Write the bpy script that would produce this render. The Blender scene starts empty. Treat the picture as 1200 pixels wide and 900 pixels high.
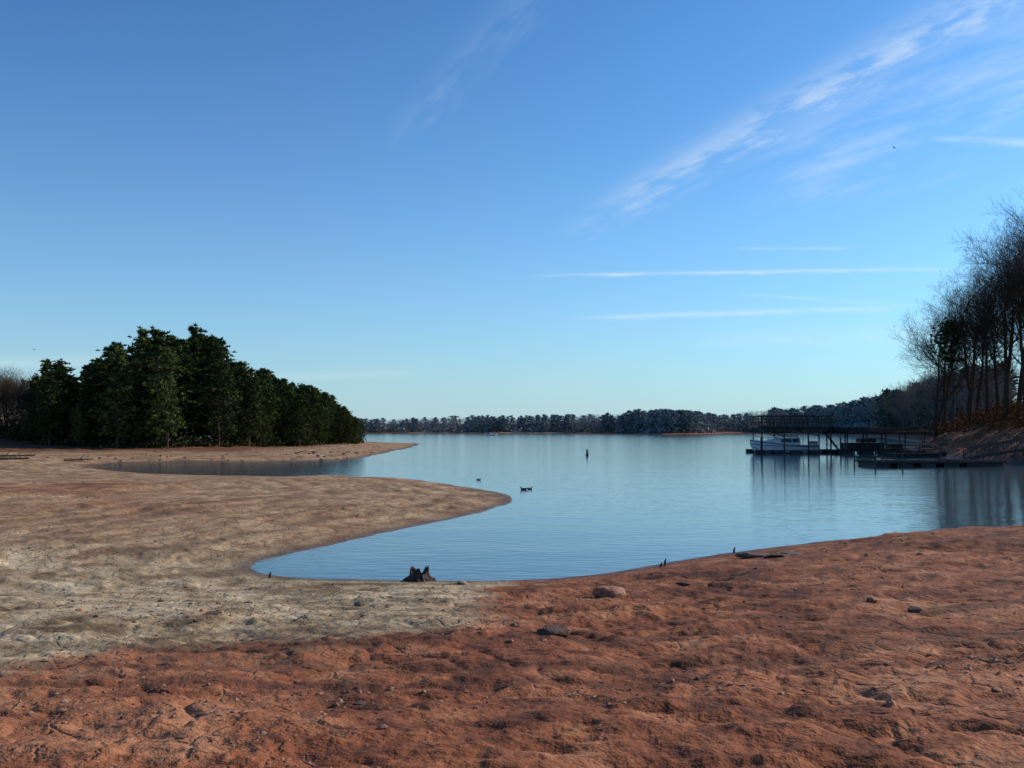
import bpy, math, random
import numpy as np
from mathutils import Vector, Matrix
random.seed(7); rng=np.random.default_rng(7)
scn=bpy.context.scene
R=math.radians
CAMZ=3.2
SUN_AZ=66; SUN_EL=28

# ------------------------------------------------------------------ node helpers
def newmat(name):
    m=bpy.data.materials.new(name); m.use_nodes=True
    nt=m.node_tree; b=nt.nodes['Principled BSDF']; return m,nt,b
class NT:
    def __init__(s,nt): s.nt=nt
    def _in(s,sock,v):
        if hasattr(v,'is_linked') or isinstance(v,bpy.types.NodeSocket): s.nt.links.new(v,sock)
        else: sock.default_value=v
    def math(s,op,a,b=0.0,c=None,clamp=False):
        n=s.nt.nodes.new('ShaderNodeMath'); n.operation=op; n.use_clamp=clamp
        s._in(n.inputs[0],a); s._in(n.inputs[1],b)
        if c is not None: s._in(n.inputs[2],c)
        return n.outputs[0]
    def mapr(s,v,a,b,c=0.0,d=1.0,smooth=True):
        n=s.nt.nodes.new('ShaderNodeMapRange'); n.interpolation_type='SMOOTHSTEP' if smooth else 'LINEAR'
        s._in(n.inputs[0],v); n.inputs[1].default_value=a; n.inputs[2].default_value=b; n.inputs[3].default_value=c; n.inputs[4].default_value=d
        return n.outputs[0]
    def mix(s,f,a,b,bt='MIX'):
        n=s.nt.nodes.new('ShaderNodeMix'); n.data_type='RGBA'; n.blend_type=bt
        s._in(n.inputs[0],f); s._in(n.inputs[6],a); s._in(n.inputs[7],b); return n.outputs[2]
    def noise(s,vec,scale,detail=4,rough=.55,dist=0.0):
        n=s.nt.nodes.new('ShaderNodeTexNoise'); 
        if vec is not None: s.nt.links.new(vec,n.inputs['Vector'])
        n.inputs['Scale'].default_value=scale; n.inputs['Detail'].default_value=detail; n.inputs['Roughness'].default_value=rough; n.inputs['Distortion'].default_value=dist
        return n.outputs[0]
    def ramp(s,f,stops):
        n=s.nt.nodes.new('ShaderNodeValToRGB'); s.nt.links.new(f,n.inputs[0]); cr=n.color_ramp
        while len(cr.elements)<len(stops): cr.elements.new(.5)
        for e,(p,c) in zip(cr.elements,stops): e.position=p; e.color=(*c,1)
        return n.outputs[0]
    def mapping(s,vec,scale=(1,1,1),rot=(0,0,0)):
        n=s.nt.nodes.new('ShaderNodeMapping'); s.nt.links.new(vec,n.inputs[0]); n.inputs['Scale'].default_value=scale; n.inputs['Rotation'].default_value=rot; return n.outputs[0]
    def coord(s,k='Object'):
        return s.nt.nodes.new('ShaderNodeTexCoord').outputs[k]

def simple(name,col,rough=.7,metal=0,var=.25,scale=3.0):
    m,nt,b=newmat(name); h=NT(nt); v=h.coord()
    n=h.noise(v,scale,1)
    c=h.ramp(n,[(.3,tuple(x*(1-var) for x in col)),(.7,tuple(min(1,x*(1+var)) for x in col))])
    if rough>=.85:
        nt.nodes.remove(b); b=nt.nodes.new('ShaderNodeBsdfDiffuse'); nt.links.new(c,b.inputs['Color']); nt.links.new(b.outputs[0],nt.nodes['Material Output'].inputs[0]); return m
    nt.links.new(c,b.inputs['Base Color']); b.inputs['Roughness'].default_value=rough; b.inputs['Metallic'].default_value=metal
    return m

# ------------------------------------------------------------------ mesh helpers
def mesh_obj(name,verts,faces,mats,fm=None,parent=None,smooth=False,link=True):
    me=bpy.data.meshes.new(name)
    me.from_pydata([tuple(v) for v in verts] if not isinstance(verts,np.ndarray) else verts.tolist(),[],faces if isinstance(faces,list) else faces.tolist())
    for m in mats: me.materials.append(m)
    if fm is not None: me.polygons.foreach_set('material_index',np.array(fm,dtype=np.int32))
    if smooth: me.polygons.foreach_set('use_smooth',np.ones(len(me.polygons),dtype=bool))
    me.update()
    if not link: return me
    o=bpy.data.objects.new(name,me); scn.collection.objects.link(o)
    if parent: o.parent=parent
    return o
def empty(name,loc=(0,0,0),rz=0):
    e=bpy.data.objects.new(name,None); e.location=loc; e.rotation_euler=(0,0,rz); scn.collection.objects.link(e); return e
class MB:
    def __init__(s): s.v=[]; s.f=[]
    def add(s,vs,fs):
        o=len(s.v); s.v+= [tuple(v) for v in vs]; s.f+=[tuple(i+o for i in f) for f in fs]
    def box(s,c,d):
        x,y,z=c; a,b,e=d[0]/2,d[1]/2,d[2]/2
        s.add([(x-a,y-b,z-e),(x+a,y-b,z-e),(x+a,y+b,z-e),(x-a,y+b,z-e),(x-a,y-b,z+e),(x+a,y-b,z+e),(x+a,y+b,z+e),(x-a,y+b,z+e)],
              [(0,3,2,1),(4,5,6,7),(0,1,5,4),(1,2,6,5),(2,3,7,6),(3,0,4,7)])
    def tube(s,p,q,r0,r1=None,n=6):
        r1=r0 if r1 is None else r1
        p=Vector(p); q=Vector(q); d=(q-p).normalized(); a=d.orthogonal().normalized(); b=d.cross(a)
        vs=[]
        for c,r in ((p,r0),(q,r1)):
            for i in range(n):
                t=2*math.pi*i/n; vs.append(c+a*math.cos(t)*r+b*math.sin(t)*r)
        fs=[(i,(i+1)%n,n+(i+1)%n,n+i) for i in range(n)]+[tuple(range(n-1,-1,-1)),tuple(range(n,2*n))]
        s.add(vs,fs)
    def obj(s,name,mat,parent=None,smooth=False): return mesh_obj(name,s.v,s.f,[mat],parent=parent,smooth=smooth)

# ------------------------------------------------------------------ numpy noise
_T=rng.random((256,256))
def vnoise(x,y):
    xi=np.floor(x).astype(int); yi=np.floor(y).astype(int); fx=x-xi; fy=y-yi
    fx=fx*fx*(3-2*fx); fy=fy*fy*(3-2*fy)
    a=_T[xi&255,yi&255]; b=_T[(xi+1)&255,yi&255]; c=_T[xi&255,(yi+1)&255]; d=_T[(xi+1)&255,(yi+1)&255]
    return (a*(1-fx)+b*fx)*(1-fy)+(c*(1-fx)+d*fx)*fy
def fbm(x,y,f,o=4,g=.5):
    s=0;a=1;t=0
    for i in range(o):
        s=s+a*(vnoise(x*f+17.3*i,y*f+9.1*i)-.5); t+=a; a*=g; f*=2.03
    return s/t*2

# ------------------------------------------------------------------ lake outline (metres)
LAKE=[(60,38),(40,35.5),(25,33),(16.4,31.5),(13.4,30.9),(10.2,29.2),(7,26.9),(4.2,24.2),(2.7,22.4),(1.5,21.4),(0,20.9),(-1.8,20.9),(-3.7,21.1),(-5,21.4),(-6,22.2),(-6.3,23.4),(-5.9,25),(-4.8,27.5),(-3.56,31.5),(-1.9,36.1),(-.36,40.9),(.15,44.3),(-.2,49.1),(-1.8,52.6),(-4.3,59),(-6.4,63),(-10.6,66),(-18,67.5),(-25,70),(-32.7,78),(-38,87),(-37,95),(-29.5,98.5),(-20.5,97),(-16.4,105),(-17.1,122),(-17.3,153),(-18.8,205),(-22,225),(-32,238),(-60,245),(-110,300),(-200,420),(-260,600),(-200,760),(-130,800),(-60,790),(0,780),(60,790),(95,740),(81,640),(84,600),(104,595),(132,620),(165,760),(209,800),(225,760),(193,600),(167,480),(145,380),(112,280),(95,225),(88,195),(75,172),(61,150),(52.6,130),(49,112),(46.4,97),(45.7,87.6),(50,72),(62,60),(90,55),(140,60),(140,45)]
def smooth_poly(P,it=2):
    P=np.array(P,float)
    for _ in range(it):
        Q=np.roll(P,-1,0); P=np.stack([P*.75+Q*.25,P*.25+Q*.75],1).reshape(-1,2)
    return P
LP=smooth_poly(LAKE,2)
def sdist(x,y):
    x=np.asarray(x,float); y=np.asarray(y,float)
    dmin=np.full(x.shape,1e18); ins=np.zeros(x.shape,bool)
    n=len(LP)
    for i in range(n):
        ax,ay=LP[i]; bx,by=LP[(i+1)%n]; dx,dy=bx-ax,by-ay
        t=np.clip(((x-ax)*dx+(y-ay)*dy)/(dx*dx+dy*dy+1e-12),0,1)
        d=(x-ax-t*dx)**2+(y-ay-t*dy)**2; np.minimum(dmin,d,out=dmin)
        if ay!=by:
            c=((ay>y)!=(by>y))&(x<(bx-ax)*(y-ay)/(by-ay)+ax); ins^=c
    d=np.sqrt(dmin); return np.where(ins,-d,d)
CP=[(0,10,.085,6),(15,15,.085,6),(-10,8,.08,6),(30,10,.085,6),(-6,14,.07,5),(-12,20,.045,1.6),(-10,45,.03,.55),(-25,58,.035,.7),(-50,60,.05,1.6),(-18,30,.035,.8),
    (-25,110,.06,1.6),(-45,115,.08,2.2),(-30,160,.05,1.3),(-35,210,.04,1.2),(-22,150,.05,1),(-80,140,.1,4),(60,115,.62,8.5),(70,140,.62,9),(50,118,.62,7),(56,140,.62,7),(60,90,.5,9),(90,200,.4,9),(130,280,.3,10),(170,380,.25,12),(90,40,.15,5),(0,850,.08,9),(-120,850,.07,7),(110,640,.08,6),(230,820,.1,16),(260,650,.12,18),(240,500,.15,16)]
def height(x,y,detail=False):
    x=np.asarray(x,float); y=np.asarray(y,float)
    W=0;S=0;M=0
    for cx,cy,s,m in CP:
        sc=max(3.0,math.hypot(cx,cy)*.10)
        w=1/(((x-cx)**2+(y-cy)**2)/sc**2+.3)**2
        W=W+w;S=S+w*s;M=M+w*m
    S/=W;M/=W
    d0=sdist(x,y); r=np.hypot(x,y)
    wob=fbm(x,y,.22,4)*np.clip(r*.009,.12,2.0)+fbm(x,y,1.3,3)*.08
    d=d0+wob
    z=np.where(d>0,M*(1-np.exp(-S*np.maximum(d,0)/M)),np.maximum(d*.12,-2.5))
    if detail:
        f=np.clip(d/1.5,0,1); far=np.clip(r/60,0,1)
        rough=.42+1.05*np.clip(fbm(x+90,y,.25,3)+.35,0,1)
        rill=1-np.abs(fbm(x+.4*y,y-.2*x,.9,3))*3.2; rill=np.clip(rill,0,1)**3
        z=z+f*(fbm(x,y,.12,3)*.12*np.clip(r/25,.3,1)+fbm(x,y,.7,4)*.12*rough+fbm(x,y,3.1,4,.55)*.054*rough*(1-far*.6)+fbm(x+50,y,9,2,.5)*.022*rough*(1-far)-rill*.05*(1-far))
        tt=(d+fbm(x,y,.3,3)*1.4)*1.15; z=z+np.clip((d-.4)/2,0,1)*.024*np.abs(np.sin(tt))*np.where((y>14)&(y<75),1,.4)
        t2=(d+fbm(x,y,.5,3)*1.0)*2.3; fr=t2-np.floor(t2); z=z+np.clip((d-.4)/2,0,1)*.021*np.clip(fr*6,0,1)*np.clip((1-fr)*1.3,0,1)*(1-far)
        z=z+np.clip((d-30)/100,0,1)*fbm(x,y,.01,3)*4*np.clip((r-150)/200,0,1)
        z=z+np.where((x>38)&(y>55)&(y<200),np.clip(d,0,1)*(fbm(x,y,.35,4)*.5+.14*np.abs(np.sin(d*2.2+fbm(x,y,.2,3)*3))),0)
        z=np.where(d>0,np.maximum(z,.03*np.minimum(d,2)),z)
    return z,d
def hz(x,y): return float(height(np.array([x]),np.array([y]),True)[0][0])

# ------------------------------------------------------------------ terrain sheet
rad=[.4]
while rad[-1]<3: rad.append(rad[-1]*1.12)
while rad[-1]<60: rad.append(rad[-1]*1.0052)
while rad[-1]<6000: rad.append(rad[-1]*1.02)
rad=np.array(rad)
th=np.concatenate([np.linspace(-36,36,600),np.linspace(36,324,70)[1:-1]]); th=np.radians(th)
nr,na=len(rad),len(th)
RR,TT=np.meshgrid(rad,th,indexing='ij')
X=RR*np.sin(TT); Y=RR*np.cos(TT)
Z,Dd=height(X,Y,True)
V=np.stack([X.ravel(),Y.ravel(),Z.ravel()],1)
V=np.vstack([V,[[0,0,float(Z[0].mean())]]])
i,j=np.meshgrid(np.arange(nr-1),np.arange(na),indexing='ij'); j2=(j+1)%na
F=np.stack([i*na+j,(i+1)*na+j,(i+1)*na+j2,i*na+j2],-1).reshape(-1,4)[:,::-1].tolist()
c=nr*na
F+=[(c,k,(k+1)%na)[::-1] for k in range(na)]
xx,yy,dd=V[:,0],V[:,1],np.append(Dd.ravel(),20.)
wx=xx+fbm(xx,yy,.45,4)*1.8; wy=yy+fbm(xx+31,yy,.45,4)*3.6
yb=np.interp(wx,[-60,-30,-10,-4.9,-3.2,-2,-.9,.2,1.4],[0,2,5.5,8.2,10.2,11.4,12.8,19,60])
red=1/(1+np.exp(-(yb-wy)/1.5)); red=np.where((yy>33)&(xx<20),0,red)
red=np.maximum(red,np.clip((xx-38)/6,0,1)*1.0)
redL=np.clip((-xx-5)/14,0,1)*np.clip((yy-22)/15,0,1)*np.clip((66-yy)/10,0,1)
red=np.maximum(red,redL*.7*(0.5+fbm(xx,yy,.15,3)))
wet=np.clip(1-dd/(.8+yy*.012),0,1)
forest=np.clip((dd-11)/5,0,1)*((yy>98)&(xx<0))+np.clip((V[:,2]-1.8)/1.8,0,1)*((xx>36)&(yy>55)&(yy<450))
forest=np.maximum(forest,np.clip((dd-12)/6,0,1)*(yy>450))
forest=np.maximum(forest,.45*((xx>38)&(yy>55)&(yy<200)))
forest=np.clip(forest,0,1)
spit=np.clip((yy-20)/10,0,1)*(xx<30)
zone=np.stack([np.clip(red,0,1),wet,forest,np.ones_like(red)],1).astype(np.float32)

gm,nt,b=newmat('lakebed_soil'); h=NT(nt)
v=h.coord()
at=nt.nodes.new('ShaderNodeAttribute'); at.attribute_name='zone'
sep=nt.nodes.new('ShaderNodeSeparateColor'); nt.links.new(at.outputs['Color'],sep.inputs[0])
a2=nt.nodes.new('ShaderNodeAttribute'); a2.attribute_name='spit'
a3=nt.nodes.new('ShaderNodeAttribute'); a3.attribute_name='shore'
n1=h.noise(v,.38,3,.6); n2=h.noise(v,1.5,5,.62); n3=h.noise(v,12,4,.62); n4=h.noise(v,50,1,.5)
mixn=h.math('ADD',h.math('MULTIPLY',n1,.40),h.math('ADD',h.math('MULTIPLY',n2,.44),h.math('MULTIPLY',n3,.16)))
redc=h.ramp(mixn,[(.41,(.085,.025,.012)),(.465,(.175,.052,.022)),(.52,(.265,.086,.035)),(.60,(.37,.155,.075))])
tanc=h.ramp(mixn,[(.42,(.17,.105,.055)),(.465,(.29,.195,.11)),(.52,(.40,.29,.17)),(.60,(.53,.41,.265))])
spc=h.ramp(mixn,[(.42,(.20,.105,.055)),(.47,(.30,.17,.088)),(.53,(.38,.235,.125)),(.61,(.48,.325,.19))])
base=h.mix(a2.outputs['Fac'],tanc,spc)
band=nt.nodes.new('ShaderNodeTexNoise'); band.noise_dimensions='1D'; band.inputs['Scale'].default_value=1.3; band.inputs['Detail'].default_value=4
sw=h.math('ADD',a3.outputs['Fac'],h.math('MULTIPLY',n1,3.0)); nt.links.new(sw,band.inputs['W'])
bf=h.mapr(band.outputs[0],.4,.6,.62,1.15)
cb=nt.nodes.new('ShaderNodeCombineColor'); [nt.links.new(bf,cb.inputs[k]) for k in range(3)]
base=h.mix(.8,base,cb.outputs[0],'MULTIPLY')
# drying cracks in the pale silt
wv=nt.nodes.new('ShaderNodeVectorMath'); wv.operation='ADD'; nt.links.new(h.mapping(v,(1,.75,1)),wv.inputs[0])
cw_=nt.nodes.new('ShaderNodeCombineXYZ'); nt.links.new(h.math('MULTIPLY',n2,.55),cw_.inputs[0]); nt.links.new(h.math('MULTIPLY',n1,.9),cw_.inputs[1]); nt.links.new(cw_.outputs[0],wv.inputs[1])
vo=nt.nodes.new('ShaderNodeTexVoronoi'); vo.feature='DISTANCE_TO_EDGE'; vo.voronoi_dimensions='2D'; vo.inputs['Scale'].default_value=2.2; nt.links.new(wv.outputs[0],vo.inputs['Vector'])
crk=h.math('MULTIPLY',h.mapr(vo.outputs['Distance'],.0,.07,1,0),h.mapr(n1,.42,.57))
rf=h.mapr(h.math('ADD',sep.outputs[0],h.math('MULTIPLY',h.math('SUBTRACT',h.math('ADD',n2,h.math('MULTIPLY',n3,.6)),.8),1.6)),.15,.85)
base=h.mix(h.math('MULTIPLY',crk,.5),base,(.11,.06,.034,1))
col=h.mix(rf,base,redc)
band2=h.mapr(band.outputs[0],.36,.50,.62,0); col=h.mix(h.math('MULTIPLY',band2,rf),col,(.10,.036,.019,1))
sp=h.mapr(n3,.59,.69); spf=h.math('MULTIPLY',sp,h.mapr(n2,.45,.57,.0,.8)); col=h.mix(spf,col,(.065,.028,.017,1))
sp2=h.mapr(n4,.70,.76,0,.35); col=h.mix(sp2,col,(.48,.25,.14,1))
leaf=h.ramp(h.math('ADD',h.math('MULTIPLY',n2,.5),h.math('MULTIPLY',n3,.5)),[(.40,(.04,.017,.009)),(.5,(.13,.046,.019)),(.60,(.22,.092,.038))])
col=h.mix(sep.outputs[2],col,leaf)
wf=h.mapr(h.math('ADD',sep.outputs[1],h.math('MULTIPLY',h.math('SUBTRACT',n2,.5),.5)),.35,.9,0,.75)
col=h.mix(wf,col,h.mix(1.0,col,(.36,.31,.28,1),'MULTIPLY'))
nt.links.new(col,b.inputs['Base Color'])
nt.links.new(h.math('SUBTRACT',.97,h.math('MULTIPLY',wf,.6)),b.inputs['Roughness'])
b.inputs['Specular IOR Level'].default_value=.2
hh=h.math('ADD',h.math('MULTIPLY',h.noise(v,5,4,.66),.55),h.math('MULTIPLY',crk,-.08))
bu=nt.nodes.new('ShaderNodeBump'); bu.inputs['Strength'].default_value=1.0; bu.inputs['Distance'].default_value=.12
nt.links.new(hh,bu.inputs['Height']); nt.links.new(bu.outputs[0],b.inputs['Normal'])
g=mesh_obj('ground',V,F,[gm],smooth=True)
ca=g.data.attributes.new('zone','FLOAT_COLOR','POINT'); ca.data.foreach_set('color',zone.ravel())
sa=g.data.attributes.new('spit','FLOAT','POINT'); sa.data.foreach_set('value',spit.astype(np.float32))
sa=g.data.attributes.new('shore','FLOAT','POINT'); sa.data.foreach_set('value',np.clip(dd,-5,60).astype(np.float32))

# ------------------------------------------------------------------ water
wm,nt,b=newmat('lake_water'); h=NT(nt); v=h.coord()
b.inputs['Base Color'].default_value=(.055,.085,.10,1); b.inputs['Roughness'].default_value=.09; b.inputs['IOR'].default_value=1.35
w1=h.noise(h.mapping(v,(.7,1.6,1),(0,0,.25)),1.7,2,.55); w2=h.noise(h.mapping(v,(.25,.6,1)),.5,1,.5)
wh=h.math('ADD',h.math('MULTIPLY',w1,.5),h.math('MULTIPLY',w2,.8))
bu=nt.nodes.new('ShaderNodeBump'); bu.inputs['Strength'].default_value=.24; bu.inputs['Distance'].default_value=.12
nt.links.new(wh,bu.inputs['Height']); nt.links.new(bu.outputs[0],b.inputs['Normal'])
mesh_obj('water',[(-900,15,0),(900,15,0),(900,1200,0),(-900,1200,0)],[(0,1,2,3)],[wm])

# ------------------------------------------------------------------ foliage & bark
def foliage(name,c0,c1,c2,vary=.26):
    m,nt,b=newmat(name); h=NT(nt); v=h.coord()
    oi=nt.nodes.new('ShaderNodeObjectInfo')
    n=h.math('ADD',h.noise(v,.9,1,.6),h.math('MULTIPLY',h.math('SUBTRACT',oi.outputs['Random'],.5),vary))
    c=h.ramp(n,[(.33,c0),(.5,c1),(.68,c2)])
    nt.nodes.remove(b); b=nt.nodes.new('ShaderNodeBsdfDiffuse'); nt.links.new(c,b.inputs['Color']); nt.links.new(b.outputs[0],nt.nodes['Material Output'].inputs[0])
    return m
m_need=foliage('pine_needles',(.030,.044,.017),(.062,.085,.028),(.125,.145,.048))
m_bark=simple('pine_bark',(.09,.06,.045),.9,scale=6)
m_grey=simple('hardwood_bark',(.07,.046,.031),.9,scale=4)
m_need_mid=foliage('pine_needles_haze_tint',(.075,.10,.085),(.11,.135,.115),(.15,.175,.145))  # needle colour lightened to paint in aerial haze at middle distance
m_grey_mid=simple('hardwood_bark_haze_tint',(.19,.16,.145),.9)  # paler bark copy, haze painted into the base colour
m_need_far=foliage('pine_needles_far_haze_tint',(.17,.215,.235),(.205,.25,.265),(.235,.28,.29),.15)  # aerial haze painted as blue-grey needle colour; scene has no atmosphere
m_grey_far=simple('hardwood_bark_far_haze_tint',(.20,.215,.235),.95,var=.1)  # blue-grey bark colour stands in for distance haze

def pine_mesh(name,H,seed,nb=78,K=15,base=None,lod=False):
    r=np.random.default_rng(seed); mb=MB()
    pts=[Vector((0,0,-.5))]
    bx,by=r.normal(0,.012,2)
    for k in range(1,9):
        z=H*k/8*.97; pts.append(Vector((bx*z+r.normal(0,.05),by*z+r.normal(0,.05),z)))
    r0=H*.013
    for k in range(8): mb.tube(pts[k],pts[k+1],r0*(1-k/8.3)+.02,r0*(1-(k+1)/8.3)+.02,4 if lod else 7)
    def axis(z):
        t=min(max(z/(H*.97),0),1)*8; k=min(int(t),7); return pts[k].lerp(pts[k+1],t-k)
    C=[]
    if base is None: base=r.uniform(.02,.14)
    Rm=H*r.uniform(.18,.23)
    for q in range(nb):
        t=base+(1-base)*((q+r.random())/nb)**.9
        tt=(t-base)/(1-base)
        prof=min(1,(tt+.3)/.55)*(1-tt**2.2)**.85+.07
        L=Rm*prof*r.uniform(.38,1.42); az=q*2.4+r.normal(0,.5); up=.12+.65*tt+r.normal(0,.2)
        p0=axis(t*H); d=Vector((math.cos(az)*math.cos(up),math.sin(az)*math.cos(up),math.sin(up)))
        p1=p0+d*L+Vector((0,0,.06*L))
        if not lod: mb.tube(p0,p1,.02+.012*L,.012,4)
        for w in range(int(3+L*(3.2 if not lod else 2))):
            s=r.uniform(.35,1.05); c=p0.lerp(p1,s); sp=.17*L*(1.1-.4*s)+.12
            C.append((c.x+r.normal(0,sp),c.y+r.normal(0,sp),c.z+r.normal(0,sp*.8)+.1)); 
    C=np.array(C); n=len(C)
    c=np.repeat(C,K,0); d=r.normal(size=(n*K,3)); d[:,2]=np.abs(d[:,2])*.9+.05*d[:,2]; d/=np.linalg.norm(d,axis=1)[:,None]
    big=2.6 if lod else 1
    Ln=r.uniform(.28,.55,(n*K,1))*big*(.75 if lod else 1); s=np.cross(d,r.normal(size=(n*K,3))); s/=np.linalg.norm(s,axis=1)[:,None]
    tip=c+d*Ln; w=r.uniform(.05,.10,(n*K,1))*big; a=c+d*Ln*.35+s*w; bb=c+d*Ln*.35-s*w
    P=np.stack([c,a,tip,bb],1).reshape(-1,3); o=len(mb.v)
    Q=np.arange(n*K*4).reshape(-1,4)+o
    vs=np.vstack([np.array(mb.v),P]); nf=len(mb.f)
    return mesh_obj(name,vs,mb.f+Q.tolist(),[m_bark,m_need],[0]*nf+[1]*len(Q),link=False)

def bare_mesh(name,H,seed,spread=1.0,maxd=5,thick=1.0):
    r=random.Random(seed); segs=[]
    def rv(s): return Vector((r.gauss(0,s),r.gauss(0,s),r.gauss(0,s)))
    def br(p,d,L,rad_,dep):
        n=4 if dep<3 else 3; seg=L/n; r1=rad_
        for k in range(n):
            d=(d+rv(.10+.035*dep)+Vector((0,0,.05))).normalized(); q=p+d*seg; r2=max(rad_*(1-.62*(k+1)/n),.008*thick)
            segs.append((p,q,r1,r2,dep)); p=q; r1=r2
            if dep<maxd and (k>0 or dep>0):
                m=1 if dep<2 else (2 if r.random()<.6 else 1)
                for _ in range(m):
                    a=r.uniform(0,6.283); o=d.orthogonal().normalized(); o2=d.cross(o); side=o*math.cos(a)+o2*math.sin(a)
                    an=r.uniform(.45,.95)*spread
                    br(p,(d*math.cos(an)+side*math.sin(an)+Vector((0,0,.16))).normalized(),L*r.uniform(.42,.66),r2*r.uniform(.5,.75),dep+1)
        if dep<maxd:
            br(p,(d+rv(.2)).normalized(),L*.55,r1*.95,dep+1)
    p=Vector((0,0,-.6)); d=Vector((r.gauss(0,.03),r.gauss(0,.03),1)).normalized(); tr=H*.0135; nseg=9; hh_=H*.62/nseg
    r1=tr*1.25
    for k in range(nseg):
        d=(d+Vector((r.gauss(0,.035),r.gauss(0,.035),.04))).normalized(); q=p+d*hh_; r2=tr*(1-.55*(k+1)/nseg); segs.append((p,q,r1,r2,0)); p=q; r1=r2
        if k>=3:
            for _ in range(1 if k<5 else 2):
                a=r.uniform(0,6.283); an=r.uniform(.5,.95)*spread
                br(p,Vector((math.cos(a)*math.sin(an),math.sin(a)*math.sin(an),math.cos(an))),H*r.uniform(.17,.27),r2*r.uniform(.35,.55)*min(thick,2),2)
    for _ in range(3):
        a=r.uniform(0,6.283); an=r.uniform(.12,.45)
        br(p,Vector((math.cos(a)*math.sin(an),math.sin(a)*math.sin(an),math.cos(an))),H*.27,r1*.7,2)
    vs=[];fs=[]
    for p,q,ra,rb,dep in segs:
        n=6 if dep==0 else 3
        dd_=(q-p).normalized(); a=dd_.orthogonal().normalized(); b_=dd_.cross(a); o=len(vs)
        for c_,rr in ((p,ra),(q,rb)):
            for i_ in range(n):
                t=2*math.pi*i_/n; w=c_+a*(math.cos(t)*rr)+b_*(math.sin(t)*rr); vs.append((w.x,w.y,w.z))
        fs+=[(o+i_,o+(i_+1)%n,o+n+(i_+1)%n,o+n+i_) for i_ in range(n)]
    return mesh_obj(name,vs,fs,[m_grey],link=False)
pines=[pine_mesh('pine_mesh_%d'%k,13,100+k) for k in range(7)]
pine_hi=pine_mesh('pine_mesh_high',13,140,40,10,.6)
bares=[bare_mesh('bare_mesh_%d'%k,22,300+k,.9+.05*k) for k in range(5)]
pines_far=[pine_mesh('pine_far_mesh_%d'%k,13,200+k,34,5,None,True) for k in range(4)]
bares_far=[bare_mesh('bare_far_mesh_%d'%k,22,400+k,1.0,3,9.0) for k in range(4)]
bares_mid=[bare_mesh('bare_mid_mesh_%d'%k,22,500+k,1.0,4,3.0) for k in range(4)]

def inst(name,me,x,y,z,s,parent=None,mats=None,sx=1.0):
    o=bpy.data.objects.new(name,me); scn.collection.objects.link(o); o.location=(x,y,z); o.rotation_euler=(0,0,random.uniform(0,6.28)); o.scale=(s*sx,s*sx,s)
    if parent: o.parent=parent
    if mats:
        for k,m in enumerate(mats): o.material_slots[k].link='OBJECT'; o.material_slots[k].material=m
    return o
def hts(P): 
    P=np.array(P); return height(P[:,0],P[:,1],True)

def top_v(u): return np.interp(u,[-.60,-.52,-.50,-.48,-.465,-.445,-.42,-.39,-.36,-.34,-.30,-.27,-.24,-.215,-.19,-.174,-.158],[.050,.055,.057,.068,.066,.054,.070,.086,.099,.098,.086,.067,.049,.042,.036,.025,.013])
pts=[]
edge=[(-78,124),(-58,118),(-50,112),(-40,113),(-36,122),(-35,140),(-33,160),(-30,180),(-33,205),(-37,225)]
for a_,b_ in zip(edge[:-1],edge[1:]):
    L=math.dist(a_,b_); n=max(2,int(L/3.3))
    for k in range(n):
        t=(k+random.random()*.6)/n; x=a_[0]+(b_[0]-a_[0])*t; y=a_[1]+(b_[1]-a_[1])*t
        nx,ny=-(b_[1]-a_[1])/L,(b_[0]-a_[0])/L
        if nx>0 and ny<=0: nx,ny=-nx,-ny
        for row in range(5):
            o=row*3.6+random.gauss(0,1.0); pts.append((x+nx*o,y+ny*o+random.gauss(0,.8),row))
Hh,Dz=hts([(p[0],p[1]) for p in pts])
for (x,y,row),z,d in zip(pts,Hh,Dz):
    if d<5 or y<100: continue
    u=x/y
    if u<-.495 and random.random()<.9:
        H=max(5,(top_v(u)*y+CAMZ-z))*random.uniform(.8,1.08); inst('bare_tree',random.choice(bares),x,y,z,H/22,mats=(m_grey,)); continue
    H=(float(top_v(u))*y+CAMZ-z)*(random.uniform(.76,1.10) if row else random.uniform(.55,.98))
    H=min(max(H,4),17)
    inst('pine_tree',random.choice(pines),x,y,z-.2,H/13,sx=random.uniform(.9,1.3))

def top_r(u): return np.interp(u,[.40,.42,.45,.48,.515,.56,.7],[.085,.125,.145,.18,.215,.24,.26])
cand=[(61,139),(63,134),(66,142),(60,124),(63,126),(67,130),(59,117),(64,119),(69,121),(62,111),(67,112),(72,116),(60,106),(66,104),(73,108),(62,98),(70,97),(78,104),(72,133),(76,140),(82,130),(70,148),(77,155),(59.5,138),(64,148),(61,131),(68,125),(58.5,112)]
zz,_=hts(cand)
for (x,y),z in zip(cand,zz):
    H=(float(top_r(x/y))*y+CAMZ-z)*random.uniform(.78,1.03); inst('bare_tree',random.choice(bares),x,y,z-.1,max(9,H)/22,sx=1.05)
inst('pine_tree',pine_hi,60.3,134,hz(60.3,134),1.15,sx=.8)

# distant woods
dw=empty('distant_woods')
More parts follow.
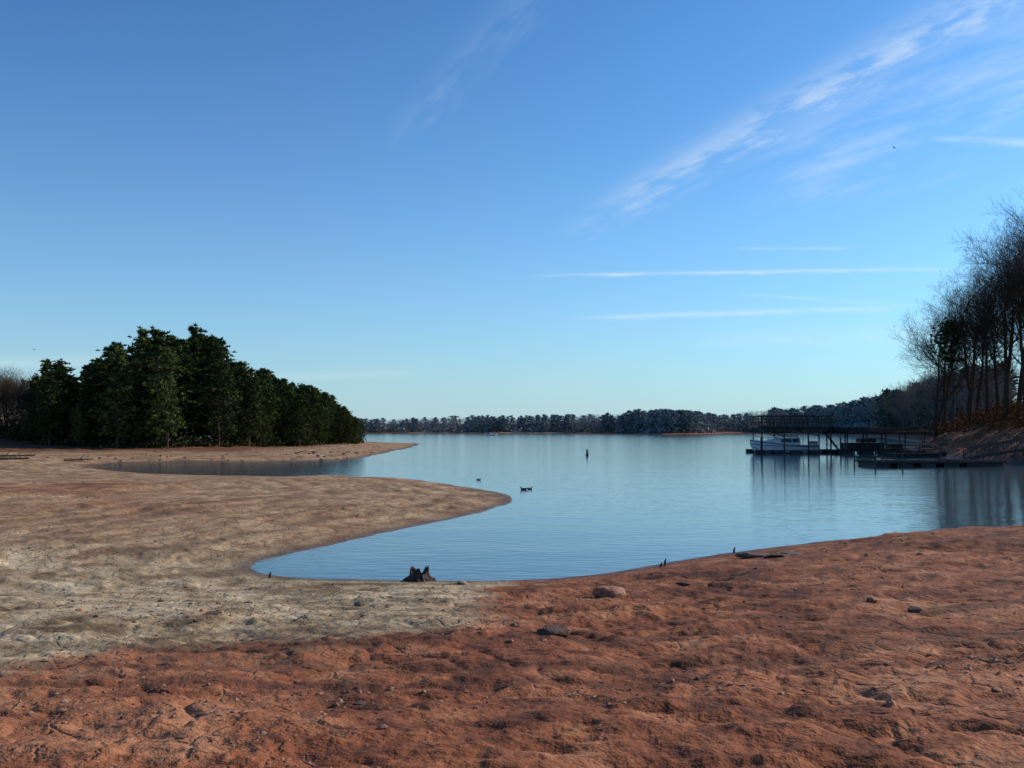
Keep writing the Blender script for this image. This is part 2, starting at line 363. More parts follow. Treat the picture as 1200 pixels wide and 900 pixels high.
# woods carrying on behind the pine grove to the left
for k in range(80):
    u=random.uniform(-.62,-.45); y=random.uniform(138,185); x=u*y; z=hz(x,y)
    H=max(5,.058*y+CAMZ-z)*random.uniform(.75,1.05)
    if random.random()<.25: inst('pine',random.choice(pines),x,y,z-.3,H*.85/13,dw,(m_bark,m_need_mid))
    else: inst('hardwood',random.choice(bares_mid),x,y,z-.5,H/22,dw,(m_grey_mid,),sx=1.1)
def tv_far(u): return np.interp(u,[-.2,-.15,-.1,-.05,0,.05,.11,.126,.18,.215,.26,.30,.35,.36,.39,.43,.5],[.012,.012,.013,.015,.015,.016,.018,.022,.020,.016,.023,.027,.036,.046,.056,.060,.07])
pts=[]
for k in range(26000):
    u=random.uniform(-.3,.50); y=math.exp(random.uniform(math.log(200),math.log(960))); pts.append((u*y,y))
zz,dz=hts(pts); cnt=0
occ=set()
for (x,y),z,d in zip(pts,zz,dz):
    if x<0 and y<700: continue
    if d<(7 if y<450 else 11) or d>(40 if y<450 else 60): continue
    cell=(int(x/(3.0+y*.002)),int(y/(5+y*.004)))
    if cell in occ: continue
    occ.add(cell)
    u=x/y; H=float(tv_far(u))*y+CAMZ-z
    far=y>450
    H=min(max(H,5),20)*(random.uniform(.80,1.0) if far else random.uniform(.7,1.02))
    cl=float(fbm(np.array([x]),np.array([y]),.02,2)[0])
    pine=random.random()<(.42+cl*1.3 + (.35 if (far and .126<u<.2) else 0))
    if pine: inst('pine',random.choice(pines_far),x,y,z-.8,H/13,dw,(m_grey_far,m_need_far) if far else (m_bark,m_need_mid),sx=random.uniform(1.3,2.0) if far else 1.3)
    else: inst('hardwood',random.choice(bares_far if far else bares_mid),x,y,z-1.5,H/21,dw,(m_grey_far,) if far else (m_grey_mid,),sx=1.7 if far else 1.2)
    cnt+=1
print('far trees',cnt)

m_bush=foliage('dry_oak_leaves',(.05,.024,.012),(.13,.052,.022),(.23,.10,.038))
def bushes(cs,K,sz):
    out=[]
    for x,y,z,s in cs:
        p=rng.normal(size=(K,3))*[s*.5,s*.5,s*.33]; p[:,2]=np.abs(p[:,2]); p+=[x,y,z]; out.append(p)
    c=np.vstack(out); d=rng.normal(size=c.shape); d/=np.linalg.norm(d,axis=1)[:,None]; s=np.cross(d,rng.normal(size=c.shape)); s/=np.linalg.norm(s,axis=1)[:,None]
    L=rng.uniform(sz*.5,sz,(len(c),1)); return np.stack([c-d*L*.5,c+s*L*.4,c+d*L*.5,c-s*L*.4],1).reshape(-1,3)
cs=[]
for k in range(480):
    y=random.uniform(88,165); x=random.uniform(52,92); z,d=height(np.array([x]),np.array([y]),True)
    if d[0]<4.5: continue
    cs.append((x,y,z[0],random.uniform(.7,2.8)))
Vb=bushes(cs,170,.36); mesh_obj('undergrowth',Vb,np.arange(len(Vb)).reshape(-1,4),[m_bush])
cs=[]
for k in range(16000):
    u=random.uniform(-.25,.48); y=math.exp(random.uniform(math.log(220),math.log(950))); cs.append((u*y,y))
z,d=hts(cs); cs2=[(x,y,zz_,random.uniform(4,8.5)) for (x,y),zz_,dd_ in zip(cs,z,d) if (x>0 or y>700) and 11<dd_<45 and y>450]
m_bf=foliage('brush_far_haze_tint',(.185,.215,.23),(.21,.24,.25),(.24,.26,.265),.1)  # distance haze painted into the brush colour, matching the far trees
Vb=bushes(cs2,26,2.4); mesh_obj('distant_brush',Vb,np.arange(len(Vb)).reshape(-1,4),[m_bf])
cs2=[(x,y,zz_,random.uniform(1.5,4)) for (x,y),zz_,dd_ in zip(cs,z,d) if x>0 and 6<dd_<35 and y<=450]
for k in range(160):
    u=random.uniform(-.62,-.45); y=random.uniform(132,180); cs2.append((u*y,y,hz(u*y,y),random.uniform(1.5,3.5)))
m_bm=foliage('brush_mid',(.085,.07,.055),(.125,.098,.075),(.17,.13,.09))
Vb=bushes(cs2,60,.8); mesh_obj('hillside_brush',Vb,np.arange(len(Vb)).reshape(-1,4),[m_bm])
m_shr=foliage('shrub_leaves',(.02,.028,.012),(.038,.042,.018),(.07,.065,.03))
cs=[]
for a_,b_ in zip(edge[:-1],edge[1:]):
    nx,ny=-(b_[1]-a_[1]),(b_[0]-a_[0]); L=math.hypot(nx,ny); nx/=L;ny/=L
    if nx>0 and ny<=0: nx,ny=-nx,-ny
    for k in range(int(L*1.6)):
        t=random.random(); o=random.uniform(-1,9); x=a_[0]+(b_[0]-a_[0])*t+nx*o; y=a_[1]+(b_[1]-a_[1])*t+ny*o; cs.append((x,y,hz(x,y),random.uniform(.7,2.2)))
Vb=bushes(cs,150,.42); mesh_obj('shrubs',Vb,np.arange(len(Vb)).reshape(-1,4),[m_shr])

# ------------------------------------------------------------------ stones
import bmesh
bm=bmesh.new(); bmesh.ops.create_icosphere(bm,subdivisions=2,radius=1); ICO=np.array([v.co[:] for v in bm.verts]); ICF=np.array([[v.index for v in f.verts] for f in bm.faces]); bm.free()
bm=bmesh.new(); bmesh.ops.create_icosphere(bm,subdivisions=1,radius=1); IC1=np.array([v.co[:] for v in bm.verts]); IF1=np.array([[v.index for v in f.verts] for f in bm.faces]); bm.free()
def rockmat(name,c):
    m,nt,b=newmat(name); h=NT(nt); v=h.coord(); n=h.noise(v,9,4,.7)
    cc=h.ramp(n,[(.3,tuple(x*.5 for x in c)),(.5,c),(.7,tuple(min(1,x*1.4) for x in c))]); nt.links.new(cc,b.inputs['Base Color']); b.inputs['Roughness'].default_value=.9
    bu=nt.nodes.new('ShaderNodeBump'); bu.inputs['Distance'].default_value=.03; nt.links.new(n,bu.inputs['Height']); nt.links.new(bu.outputs[0],b.inputs['Normal']); return m
m_rr=rockmat('clay_stone',(.33,.145,.08)); m_rd=rockmat('dark_stone',(.10,.05,.034)); m_rt=rockmat('sandstone',(.34,.22,.14))
def rock(x,y,s,flat,m,seed,asp=1.0):
    r=np.random.default_rng(seed); bm=bmesh.new(); bmesh.ops.create_icosphere(bm,subdivisions=3,radius=1)
    v=np.array([q.co[:] for q in bm.verts]); fa=[[q.index for q in f.verts] for f in bm.faces]; bm.free()
    for _ in range(9):
        n=r.normal(size=3); n/=np.linalg.norm(n); k=r.uniform(.5,.85); pr=v@n; v=v-np.outer(np.maximum(pr-k,0),n)
    v*=1+.03*r.normal(size=(len(v),1))
    v=v*[s*asp,s,s*flat]
    o=mesh_obj('rock',v,fa,[m]); o.location=(x,y,hz(x,y)+s*flat*.35); o.rotation_euler=(0,0,r.uniform(-.4,.4)); return o
rock(1.62,16.6,.27,.62,m_rr,1,1.1); rock(.50,11.5,.18,.5,m_rd,2,1.25)
rock(5.75,23.3,.3,.35,m_rd,3,1.6); rock(6.15,22.7,.26,.35,m_rd,13,1.6); rock(6.5,23.0,.2,.4,m_rd,14,1.5)
rock(5.45,13.4,.11,.6,m_rd,4); rock(5.2,14.3,.1,.6,m_rr,5); rock(-1.6,5.35,.09,.4,m_rd,6,1.4); rock(-2.9,12.0,.16,.2,m_rd,7,1.8); rock(-1.0,19.8,.12,.4,m_rt,8); rock(4.0,8.2,.05,.5,m_rr,9);rock(3.05,17.6,.1,.4,m_rd,10,1.4)
def gravel(name,pts,sizes,mats):
    n=len(pts); sc=sizes[:,None,None]*rng.uniform(.55,1.25,(n,1,3))*[1,1,.6]
    a=rng.uniform(0,6.28,n); jit=1+rng.normal(0,.16,(n,len(IC1),1))
    v=IC1[None]*jit*sc; ca,sa_=np.cos(a)[:,None],np.sin(a)[:,None]
    vx=v[...,0]*ca-v[...,1]*sa_; vy=v[...,0]*sa_+v[...,1]*ca
    v=np.stack([vx,vy,v[...,2]],-1)+pts[:,None,:]
    f=(IF1[None]+(np.arange(n)*len(IC1))[:,None,None]).reshape(-1,3)
    fm=np.repeat(rng.integers(0,len(mats),n),len(IF1)); mesh_obj(name,v.reshape(-1,3),f,mats,fm)
N=11000
t=rng.uniform(-.60,.60,N); r_=4.0*np.exp(rng.uniform(0,math.log(11),N)); px=r_*np.sin(t); py=r_*np.cos(t)
cx,cy=rng.normal(4.6,.5,300),rng.normal(9.3,.35,300); px=np.append(px,cx); py=np.append(py,cy)
cx,cy=rng.normal(-4,1.6,400),rng.normal(15,1.2,400); px=np.append(px,cx); py=np.append(py,cy)
pz,pd=height(px,py,True); cl=fbm(px,py,.6,3)
k=(pd>.15)&(cl+rng.normal(0,.10,len(px))>.16)|(np.arange(len(px))>=N); px,py,pz=px[k],py[k],pz[k]
sz=np.minimum(.004+rng.exponential(.0048,len(px))*(1+np.hypot(px,py)*.07),.06)
gravel('gravel',np.stack([px,py,pz+sz*.15],1),sz,[m_rr,m_rr,m_rr,m_rt,m_rd])
px=rng.uniform(44,62,900); py=rng.uniform(84,150,900); pz,pd=height(px,py,True); k=(pd>-.3)&(pd<6); px,py,pz=px[k],py[k],pz[k]
px2=rng.uniform(-60,-10,500); py2=rng.uniform(92,130,500); pz2,pd2=height(px2,py2,True); k=(pd2>.1)&(pd2<9); 
px=np.append(px,px2[k]);py=np.append(py,py2[k]);pz=np.append(pz,pz2[k])
gravel('shore_rubble',np.stack([px,py,pz],1),rng.uniform(.06,.30,len(px)),[m_rd,m_rr,m_rr])

m_drift=simple('driftwood',(.17,.12,.085),.9)
mb=MB()
for k in range(36):
    a=random.uniform(-.6,.6); r0=6*math.exp(random.uniform(0,1.9)); x,y=r0*math.sin(a),r0*math.cos(a)
    z,d=height(np.array([x]),np.array([y]),True)
    if d[0]<.3: continue
    L=random.uniform(.05,.16)*(1+r0*.03); t=random.uniform(0,3.14); q=Vector((x+L*math.cos(t),y+L*math.sin(t),z[0]+.02)); m_=Vector((x+L*.5*math.cos(t+.3),y+L*.5*math.sin(t+.3),z[0]+.025)); rr=L*.022+.002
    mb.tube((x,y,z[0]+.005),m_,rr,rr*.8,5); mb.tube(m_,q,rr*.8,rr*.3,5)
mb.obj('driftwood_twigs',m_drift)
mb=MB()
for x,y,L,t in [(-48,88,5,.2),(-44,84,3,-.1),(-41,90,2.5,.5),(-52,84,4,.05)]:
    z=hz(x,y); mb.tube((x,y,z+.15),(x+L*math.cos(t),y+L*math.sin(t),z+.2),.12,.06,8)
    mb.tube((x+L*.5,y+L*.5*math.sin(t),z+.2),(x+L*.5+.5,y+.3,z+.7),.05,.02,6)
mb.obj('fallen_log',m_drift)

m_stump=rockmat('rotten_wood',(.045,.03,.022))
st=empty('tree_stump',(-1.95,20.75,hz(-1.95,20.75)-.03))
n=22; vs=[];fs=[]
prof=[(.36,-.05),(.28,.03),(.22,.1),(.19,.17),(.18,.24)]
for k_,(r0,z0) in enumerate(prof):
    for i_ in range(n):
        a=6.283*i_/n; lob=1+.28*math.sin(a*5+1)*(1-k_*.14)+.1*math.sin(a*9); zz_=z0
        if k_==4: zz_=z0+.07*math.sin(a*3+.6)+random.uniform(-.05,.05)
        vs.append((math.cos(a)*r0*lob,math.sin(a)*r0*lob,zz_))
for k_ in range(4):
    for i_ in range(n): fs.append((k_*n+i_,k_*n+(i_+1)%n,(k_+1)*n+(i_+1)%n,(k_+1)*n+i_))
vs.append((0,0,.1)); fs+=[(4*n+i_,4*n+(i_+1)%n,5*n) for i_ in range(n)]
mesh_obj('trunk',vs,fs,[m_stump],parent=st)
mb=MB()
for a,L in [(.2,.42),(1.3,.3),(2.7,.4),(3.6,.45),(4.6,.4),(5.5,.3)]:
    p=Vector((math.cos(a)*.15,math.sin(a)*.15,.1)); q=Vector((math.cos(a+.15)*L*.75,math.sin(a+.15)*L*.75,.05)); mb.tube(p,q,.07,.04,7); mb.tube(q,(math.cos(a+.4)*L*1.05,math.sin(a+.4)*L*1.05,-.05),.04,.015,7)
mb.tube((.1,0,.2),(.15,.02,.35),.03,.008,5); mb.tube((-.08,.05,.2),(-.12,.06,.32),.035,.008,5)
mb.obj('roots',m_stump,st)
for x,y,hh_ in [(3.55,23.0,.16),(3.4,22.6,.1),(5.7,25.4,.15),(-5.2,21.2,.12)]:
    mb=MB(); mb.tube((0,0,-.2),(.01,0,hh_*.6),.03,.027,7); mb.tube((.01,0,hh_*.6),(.035,.01,hh_),.027,.012,7); o=mb.obj('wooden_stake',m_stump); o.location=(x,y,hz(x,y))

m_dark=simple('dark_steel',(.03,.028,.027),.6,var=.3); m_white=simple('white_gelcoat',(.75,.76,.76),.3,var=.05); m_blue=simple('navy_trim',(.02,.04,.12),.35); m_glass=simple('tinted_glass',(.02,.03,.04),.08); m_deck=simple('weathered_deck',(.07,.055,.045),.9,scale=8); m_roof=simple('dock_roof_metal',(.035,.028,.026),.9); m_orange=simple('orange_stripe',(.5,.12,.03),.5)
by_=empty('channel_marker_buoy',(9.1,119,0)); by_.scale=(.75,.75,.7)
mb=MB(); mb.tube((0,0,-.3),(0,0,.95),.2,.17,12); mb.tube((0,0,.95),(0,0,1.15),.17,.06,12); mb.tube((0,0,-.05),(0,0,.15),.3,.28,12); mb.obj('float_body',m_dark,by_)
mb=MB(); mb.tube((0,0,.7),(0,0,.8),.19,.188,12); mb.obj('stripe',m_orange,by_)

m_duck=simple('duck_feathers',(.05,.04,.03),.7); m_bill=simple('duck_bill',(.3,.2,.05),.6)
def duck(x,y,rz,s=1.0):
    e=empty('duck',(x,y,0),rz); e.scale=(s,s,s)
    v=ICO.copy(); v=v*[.25,.115,.1]; tl=np.clip((-v[:,0]-.1)/.15,0,1); v[:,2]+=tl*.07; v[:,1]*=1-tl*.6; v[:,0]-=tl*.05; v[:,2]+=.05
    mesh_obj('body',v,ICF,[m_duck],parent=e,smooth=True)
    mb=MB(); mb.tube((.17,0,.08),(.19,0,.15),.055,.038,8); mb.tube((.19,0,.15),(.21,0,.19),.038,.04,8); mb.obj('neck',m_duck,e,True)
    v=ICO*[.06,.042,.042]+[.225,0,.205]; mesh_obj('head',v,ICF,[m_duck],parent=e,smooth=True)
    mb=MB(); mb.tube((.27,0,.20),(.335,0,.19),.02,.012,6); mb.obj('bill',m_bill,e)
duck(.62,52,2.8,.72); duck(.95,52.6,.4,.6); duck(-2.1,62,.3,.55)

def bird(x,y,z,s):
    e=empty('bird',(x,y,z),random.uniform(0,6)); e.scale=(s,s,s)
    mesh_obj('body',ICO*[.22,.06,.06],ICF,[m_duck],parent=e,smooth=True)
    mesh_obj('wings',[(.08,0,.03),(-.08,0,.03),(.1,.35,.16),(-.05,.35,.16),(-.04,.75,.08),(.1,-.35,.16),(-.05,-.35,.16),(-.04,-.75,.08)],[(0,1,3,2),(2,3,4),(1,0,5,6),(6,5,7)],[m_duck],parent=e)
bird(67,170,52.5,1.0); bird(-83,170,17,.8)

# ------------------------------------------------------------------ two-storey boat dock + cruiser
dk=empty('boat_dock',(37.2,131,0),R(-4))
mb=MB(); L=9.2; Wd=6.4
xs=[-L/2+.2,-L/6,L/6,L/2-.2]
for x in xs:
    for y in (-Wd/2,Wd/2):
        mb.tube((x,y,.2),(x,y,4.95),.10,n=8)
    mb.tube((x,-Wd/2,3.35),(x,Wd/2,3.35),.08,n=6)
for y in (-Wd/2,Wd/2):
    for k in range(3):
        if k!=1: mb.tube((xs[k],y,3.25),(xs[k+1],y,2.3),.05)
    for z,rr in ((3.3,.12),(2.85,.06)): mb.tube((-L/2,y,z),(L/2,y,z),rr)
    for x in np.linspace(-L/2,L/2,13)[:-1]: mb.tube((x,y,2.85),(x+L/24,y,3.3),.035); mb.tube((x+L/24,y,3.3),(x+L/12,y,2.85),.035)
mb.obj('frame',m_dark,dk)
mb=MB(); mb.box((0,0,3.55),(L+.5,Wd+.5,.22)); mb.obj('upper_deck',m_dark,dk)
mb=MB()
for y in (-Wd/2-.1,Wd/2+.1):
    for z in (4.95,4.55,4.15): mb.tube((-L/2-.2,y,z),(L/2+.2,y,z),.075 if z>4.9 else .04)
    for x in np.linspace(-L/2-.2,L/2+.2,18): mb.tube((x,y,3.6),(x,y,4.95),.04)
for x in (-L/2-.2,L/2+.2):
    for z in (4.95,4.55,4.15): mb.tube((x,-Wd/2-.1,z),(x,Wd/2+.1,z),.05)
    for y in np.linspace(-Wd/2,Wd/2,9): mb.tube((x,y,3.6),(x,y,4.95),.035)
mb.obj('railing',m_dark,dk)
mb=MB()
for y in (-Wd/2+.1,Wd/2+.5): mb.box((0,y,.42),(L+1.4,1.1,.12))
mb.box((L/2+.6,.3,.42),(1.2,Wd+1.3,.13)); mb.obj('walkway',m_deck,dk)
mb=MB()
for y in (-Wd/2+.1,Wd/2+.5):
    for x in np.linspace(-L/2,L/2,5): mb.box((x,y,.14),(1.4,.9,.42))
mb.obj('floats',m_dark,dk)
mb=MB()
for sgn in (-.4,.4): mb.tube((L/2+.9,-Wd/2+.5+sgn,.5),(L/2-1.6,-Wd/2-.45+sgn,3.5),.07)
for k in range(12):
    t=(k+.5)/12; mb.box((L/2+.9-2.5*t,-Wd/2+.5-.95*t,.5+3*t),(.25,.8,.05))
mb.obj('stairs',m_dark,dk)
mb=MB()
for x in (-L/2,L/2+.9): mb.tube((x,-Wd/2-.5,-.5),(x,-Wd/2-.5,2.2),.1,n=8)
mb.obj('mooring_pile',m_dark,dk)

bt=empty('cabin_cruiser_boat',(36.4,130.9,.12),R(190))
st_=[(-4.2,1.35,-.25,.05,1.0),(-2.5,1.45,-.35,.0,1.0),(-.5,1.5,-.4,.0,1.08),(1.2,1.42,-.4,.05,1.2),(2.6,1.15,-.35,.18,1.38),(3.8,.72,-.15,.42,1.55),(4.5,.35,.2,.8,1.66),(4.95,.04,.9,1.2,1.74)]
vs=[];fs=[]
for x,bb_,zk,zc,zs in st_:
    vs+=[(x,-bb_,zs),(x,-bb_*.97,(zs+zc)/2+.12),(x,-bb_*.82,zc),(x,0,zk),(x,bb_*.82,zc),(x,bb_*.97,(zs+zc)/2+.12),(x,bb_,zs)]
for k in range(len(st_)-1):
    for i_ in range(6): a=k*7+i_; fs.append((a,a+1,a+8,a+7))
    fs.append((k*7,(k+1)*7,(k+1)*7+6,k*7+6))
fs.append(tuple(range(7)))
mesh_obj('hull',vs,fs,[m_white],parent=bt)
mb=MB()
for k in range(len(st_)-1):
    for s_ in (-1,1):
        a=st_[k];c_=st_[k+1]; mb.tube((a[0],s_*(a[1]+.01),a[4]-.12),(c_[0],s_*(c_[1]+.01),c_[4]-.12),.06,n=6)
        mb.tube((a[0],s_*(a[1]*.97+.005),a[4]*.55+.2),(c_[0],s_*(c_[1]*.97+.005),c_[4]*.55+.2),.04,n=6)
mb.obj('rub_rail',m_blue,bt)
def prism(sec,name,mat,y0=None):
    vs=[];fs=[]
    for x,zb,zt,wb,wt in sec: vs+=[(x,-wb,zb),(x,wb,zb),(x,wt,zt),(x,-wt,zt)]
    n=len(sec)
    for k in range(n-1):
        for i_ in range(4): a=k*4+i_; c_=k*4+(i_+1)%4; fs.append((a,c_,c_+4,a+4))
    fs+= [(3,2,1,0),tuple(range(4*n-4,4*n))]
    return mesh_obj(name,vs,fs,[mat],parent=bt)
prism([(-1.6,.95,1.95,1.2,1.05),(1.2,1.1,1.95,1.15,.98),(2.4,1.3,1.62,.9,.7),(3.6,1.45,1.55,.5,.35)],'cabin',m_white)
prism([(-1.9,2.02,2.1,1.2,1.2),(1.0,2.02,2.12,1.15,1.1)],'flybridge_deck',m_white)
prism([(-1.3,2.12,2.55,.95,.9),(.5,2.12,2.5,.9,.8),(.95,2.12,2.2,.8,.6)],'flybridge',m_white)
mb=MB()
for s_ in (-1,1):
    for x0,x1 in ((-1.4,-.5),(-.35,.5),(.65,1.15)): 
        mb.add([(x0,s_*1.165,1.35),(x1,s_*1.15,1.38),(x1,s_*1.045,1.85),(x0,s_*1.085,1.85)],[(0,1,2,3)])
mb.add([(1.25,-.9,1.97),(1.25,.9,1.97),(2.3,.65,1.69),(2.3,-.65,1.69)],[(0,1,2,3)])
mb.obj('windows',m_glass,bt)
mb=MB()
for s_ in (-1,1):
    pr=None
    for x,w,z in ((1.2,1.38,1.85),(2.6,1.1,2.0),(3.8,.68,2.12),(4.6,.3,2.2),(4.95,.0,2.25)):
        mb.tube((x,s_*w,z-.65),(x,s_*w,z),.02); 
        if pr: mb.tube(pr,(x,s_*w,z),.022)
        pr=(x,s_*w,z)
    mb.tube((-1.9,s_*1.1,1.0),(-2.2,s_*1.0,2.75),.05); 
mb.tube((-2.2,-1.0,2.75),(-2.2,1.0,2.75),.06); mb.tube((-1.0,0,2.5),(-1.0,0,3.1),.02)
mb.obj('rails_and_arch',m_white,bt)
prism([(-4.0,1.02,1.5,1.25,1.2),(-3.8,1.02,1.5,1.25,1.2)],'transom_seat',m_blue)
mb=MB(); mb.box((-4.5,0,.15),(.6,2.3,.08)); mb.box((-4.45,0,-.05),(.4,.4,.7)); mb.obj('swim_platform',m_white,bt)

d2=empty('covered_dock',(47.2,128,0),R(3)); L=10.0; Wd=7
mb=MB()
for x in np.linspace(-L/2,L/2,5):
    for y in (-Wd/2,Wd/2): mb.tube((x,y,.3),(x,y,2.75),.09,n=6)
for y in (-Wd/2,Wd/2): mb.tube((-L/2,y,2.7),(L/2,y,2.7),.1); mb.tube((-L/2,y,1.1),(-L/4,y,1.1),.04); mb.tube((0,y,1.1),(L/2,y,1.1),.04)
mb.obj('frame',m_dark,d2)
a=L/2+.5; c_=Wd/2+.5
mesh_obj('roof',[(-a,-c_,2.8),(a,-c_,2.8),(a,0,3.45),(-a,0,3.45),(a,c_,2.8),(-a,c_,2.8),(-a,-c_,2.6),(a,-c_,2.6),(a,c_,2.6),(-a,c_,2.6)],[(0,1,2,3),(3,2,4,5),(6,7,1,0),(8,9,5,4),(6,0,3,5,9),(1,7,8,4,2),(9,8,7,6)],[m_roof],parent=d2)
mb=MB(); mb.box((0,-Wd/2+.2,.45),(L+2,1.3,.14)); mb.box((0,Wd/2,.45),(L+2,1.3,.14)); mb.box((-L/2-.4,0,.451),(1.1,Wd-.5,.14)); mb.obj('walkway',m_deck,d2)
mb=MB()
for y in (-Wd/2+.2,Wd/2):
    for x in np.linspace(-L/2,L/2,5): mb.box((x,y,.16),(1.5,1.1,.42))
mb.obj('floats',m_dark,d2)
mb=MB(); mb.box((-1.5,.3,1.0),(5,2.2,.9)); mb.box((-1,.3,1.75),(2,1.7,.5)); mb.box((2.8,.5,.9),(1.6,1.6,.8)); mb.obj('stored_gear',m_dark,d2)
d3=empty('floating_dock',(35.2,84.5,0),R(5)); L=9.5
mb=MB(); mb.box((0,0,.4),(L,2.6,.14)); mb.box((L/2+1.3,2.2,.39),(2.6,5.5,.12)); mb.box((-1.2,3.2,.39),(6,1.4,.12)); mb.obj('deck',m_deck,d3)
mb=MB()
for x in np.linspace(-L/2+.7,L/2-.7,5): mb.box((x,0,.13),(1.3,2.3,.4))
mb.box((L/2+1.3,2.2,.13),(2.2,5,.38)); mb.box((-1.2,3.2,.13),(5.5,1.2,.38))
for x,y in ((-L/2,-1.3),(-L/4,-1.3),(L/4,1.35),(L/2,-1.3),(-4.2,4),(L/2+2.5,4.9)): mb.tube((x,y,-.5),(x,y,1.25),.07,n=7)
mb.obj('floats_and_piles',m_dark,d3)
mb=MB(); z0=.55
gx0,gx1=L/2+1.5,L/2+10.5
for y in (3.2,4.4):
    mb.tube((gx0,y,z0),(gx1,y,1.9),.07); mb.tube((gx0,y,z0+.95),(gx1,y,2.85),.05)
    for k in range(8):
        t=k/7; x=gx0+(gx1-gx0)*t; z=z0+1.35*t; mb.tube((x,y,z),(x,y,z+.95),.035)
        if k<7: mb.tube((x,y,z),(x+(gx1-gx0)/7,y,z+1.14),.03)
mb.obj('gangway',m_dark,d3)
d4=empty('swim_dock',(45.5,112,0),R(12))
mb=MB(); mb.box((0,0,.42),(6,3,.14)); mb.box((3.8,0,.5),(3.5,1.2,.1)); mb.obj('deck',m_deck,d4)
mb=MB(); mb.box((0,0,.15),(5.6,2.7,.4))
for x in (-2.9,0,2.9):
    for y in (-1.45,1.45): mb.tube((x,y,.2),(x,y,1.5),.055)
for y in (-1.45,1.45): mb.tube((-2.9,y,1.5),(2.9,y,1.5),.05); mb.tube((-2.9,y,1.0),(2.9,y,1.0),.035)
mb.obj('frame_and_floats',m_dark,d4)
mbt=empty('motor_boat',(-10,480,0),R(5))
vs=[];fs=[]
S=[(-3,1,0,.7),(0,1.1,0,.75),(2,.8,.1,.9),(3.2,.05,.6,1.05)]
for x,w,zk,zs in S: vs+=[(x,-w,zs),(x,-w*.7,zk),(x,w*.7,zk),(x,w,zs)]
for k in range(3):
    for i_ in range(4): a_=k*4+i_; c2=k*4+(i_+1)%4; fs.append((a_,c2,c2+4,a_+4))
fs+=[(0,1,2,3)]; mesh_obj('hull',vs,fs,[m_white],parent=mbt)
mb=MB(); mb.box((-.3,0,1.1),(1.2,1.2,.8)); mb.box((-3.1,0,.6),(.4,.5,.9)); mb.obj('console_and_motor',m_white,mbt)

# ------------------------------------------------------------------ world
w=bpy.data.worlds.new('World'); scn.world=w; w.use_nodes=True; nt=w.node_tree; h=NT(nt)
bg=nt.nodes['Background']
sky=nt.nodes.new('ShaderNodeTexSky'); sky.sky_type='NISHITA'; sky.sun_disc=False; sky.sun_elevation=R(SUN_EL); sky.sun_rotation=R(SUN_AZ)
sky.altitude=300; sky.air_density=1.0; sky.dust_density=.8; sky.ozone_density=3.0
STR=.12
skyc=h.mix(1.0,sky.outputs[0],(.63*STR,1.03*STR,1.32*STR,1),'MULTIPLY')
gmn=nt.nodes.new('ShaderNodeGamma'); nt.links.new(skyc,gmn.inputs[0]); gmn.inputs[1].default_value=1.25
skyc=h.mix(1.0,gmn.outputs[0],(1.15/STR,1.14/STR,1.04/STR,1),'MULTIPLY')
dirv=h.coord('Generated'); sx=nt.nodes.new('ShaderNodeSeparateXYZ'); nt.links.new(dirv,sx.inputs[0])
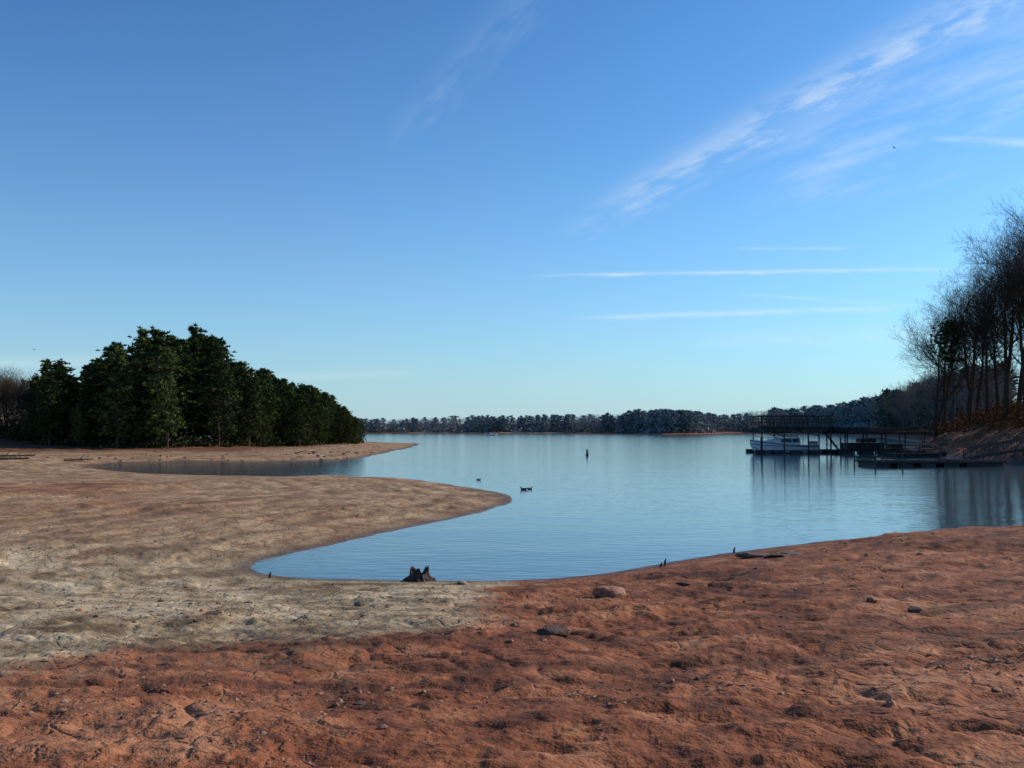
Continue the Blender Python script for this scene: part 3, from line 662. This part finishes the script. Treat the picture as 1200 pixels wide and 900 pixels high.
# pale haze layer close to the horizon
hzf=h.math('MULTIPLY',h.math('EXPONENT',h.math('MULTIPLY',h.math('ABSOLUTE',sx.outputs[2]),-7.5)),.75)
skyc=h.mix(hzf,skyc,(.52/STR,.69/STR,.79/STR,1))
yy_=h.math('MAXIMUM',sx.outputs[1],.05)
U=h.math('DIVIDE',sx.outputs[0],yy_); Vv=h.math('DIVIDE',sx.outputs[2],yy_)
cvu=nt.nodes.new('ShaderNodeCombineXYZ'); nt.links.new(h.math('MULTIPLY',U,22),cvu.inputs[0]); nt.links.new(h.math('MULTIPLY',Vv,90),cvu.inputs[1])
nshare=h.noise(cvu.outputs[0],1,3,.6)
tot=None
def streak(p0,p1,w0,w1,st_,fa=None,fc=0,lo=0,hi=1,skew=0):
    global tot
    dx,dy=p1[0]-p0[0],p1[1]-p0[1]; L=math.hypot(dx,dy); dx/=L;dy/=L
    du=h.math('SUBTRACT',U,p0[0]); dv=h.math('SUBTRACT',Vv,p0[1])
    a=h.math('ADD',h.math('MULTIPLY',du,dx),h.math('MULTIPLY',dv,dy)); c=h.math('SUBTRACT',h.math('MULTIPLY',dv,dx),h.math('MULTIPLY',du,dy))
    t=h.math('DIVIDE',a,L)
    win=h.math('MULTIPLY',h.mapr(t,0,.22),h.mapr(t,1.0,.78))
    if fa:
        cv=nt.nodes.new('ShaderNodeCombineXYZ'); nt.links.new(h.math('ADD',h.math('MULTIPLY',a,fa),h.math('MULTIPLY',c,skew)),cv.inputs[0]); nt.links.new(h.math('MULTIPLY',c,fc),cv.inputs[1]); cv.inputs[2].default_value=p0[0]*37
        n=h.noise(cv.outputs[0],1,5,.62)
    else: n=nshare
    wd=h.math('ADD',w0,h.math('MULTIPLY',t,w1-w0))
    cw=h.math('ADD',c,h.math('MULTIPLY',h.math('SUBTRACT',n,.5),(w0+w1)*.9 if fa else (w0+w1)*.5))
    q=h.math('DIVIDE',cw,wd); g_=h.math('EXPONENT',h.math('MULTIPLY',h.math('MULTIPLY',q,q),-1.6))
    m=h.math('MULTIPLY',h.math('MULTIPLY',g_,win),h.mapr(n,lo,hi,0,st_))
    tot=m if tot is None else h.math('MAXIMUM',tot,m)
streak((.03,.19),(.66,.54),.016,.040,.50,20,60,.28,.75,26)
streak((.2,.25),(.80,.50),.05,.11,.32,9,45,.28,.75,14)
streak((-.14,.28),(.06,.50),.012,.035,.09,20,60,.3,.7)
streak((.00,.157),(.485,.165),.0022,.0030,.65)
streak((.04,.113),(.43,.125),.0030,.0044,.58)
streak((.22,.185),(.36,.186),.002,.002,.35)
streak((.22,.140),(.42,.125),.002,.003,.28)
streak((.42,.300),(.62,.292),.005,.006,.6)
streak((.16,.09),(.55,.10),.010,.016,.25)
streak((-.60,.065),(-.38,.07),.010,.008,.4)
streak((-.30,.05),(-.08,.058),.006,.006,.25)
mk=h.math('MULTIPLY',tot,h.mapr(sx.outputs[1],.05,.3))
colr=h.mix(mk,skyc,(6.6,7.5,8.1,1))
nt.links.new(colr,bg.inputs[0]); bg.inputs[1].default_value=STR

sl=bpy.data.lights.new('sun','SUN'); sl.energy=4.6; sl.angle=R(.53); sl.color=(1,.92,.80)
so=bpy.data.objects.new('sun',sl); scn.collection.objects.link(so)
sv=Vector((math.sin(R(SUN_AZ))*math.cos(R(SUN_EL)),math.cos(R(SUN_AZ))*math.cos(R(SUN_EL)),math.sin(R(SUN_EL))))
so.rotation_euler=sv.to_track_quat('Z','Y').to_euler(); so.location=(40,20,60)

cam=bpy.data.cameras.new('camera'); co=bpy.data.objects.new('camera',cam); scn.collection.objects.link(co); scn.camera=co
co.location=(0,0,CAMZ); co.rotation_euler=(R(92.64),0,0); cam.sensor_width=36; cam.lens=34.5; cam.clip_end=12000; cam.clip_start=.1
scn.view_settings.view_transform='Standard'; scn.view_settings.look='None'; scn.view_settings.exposure=0
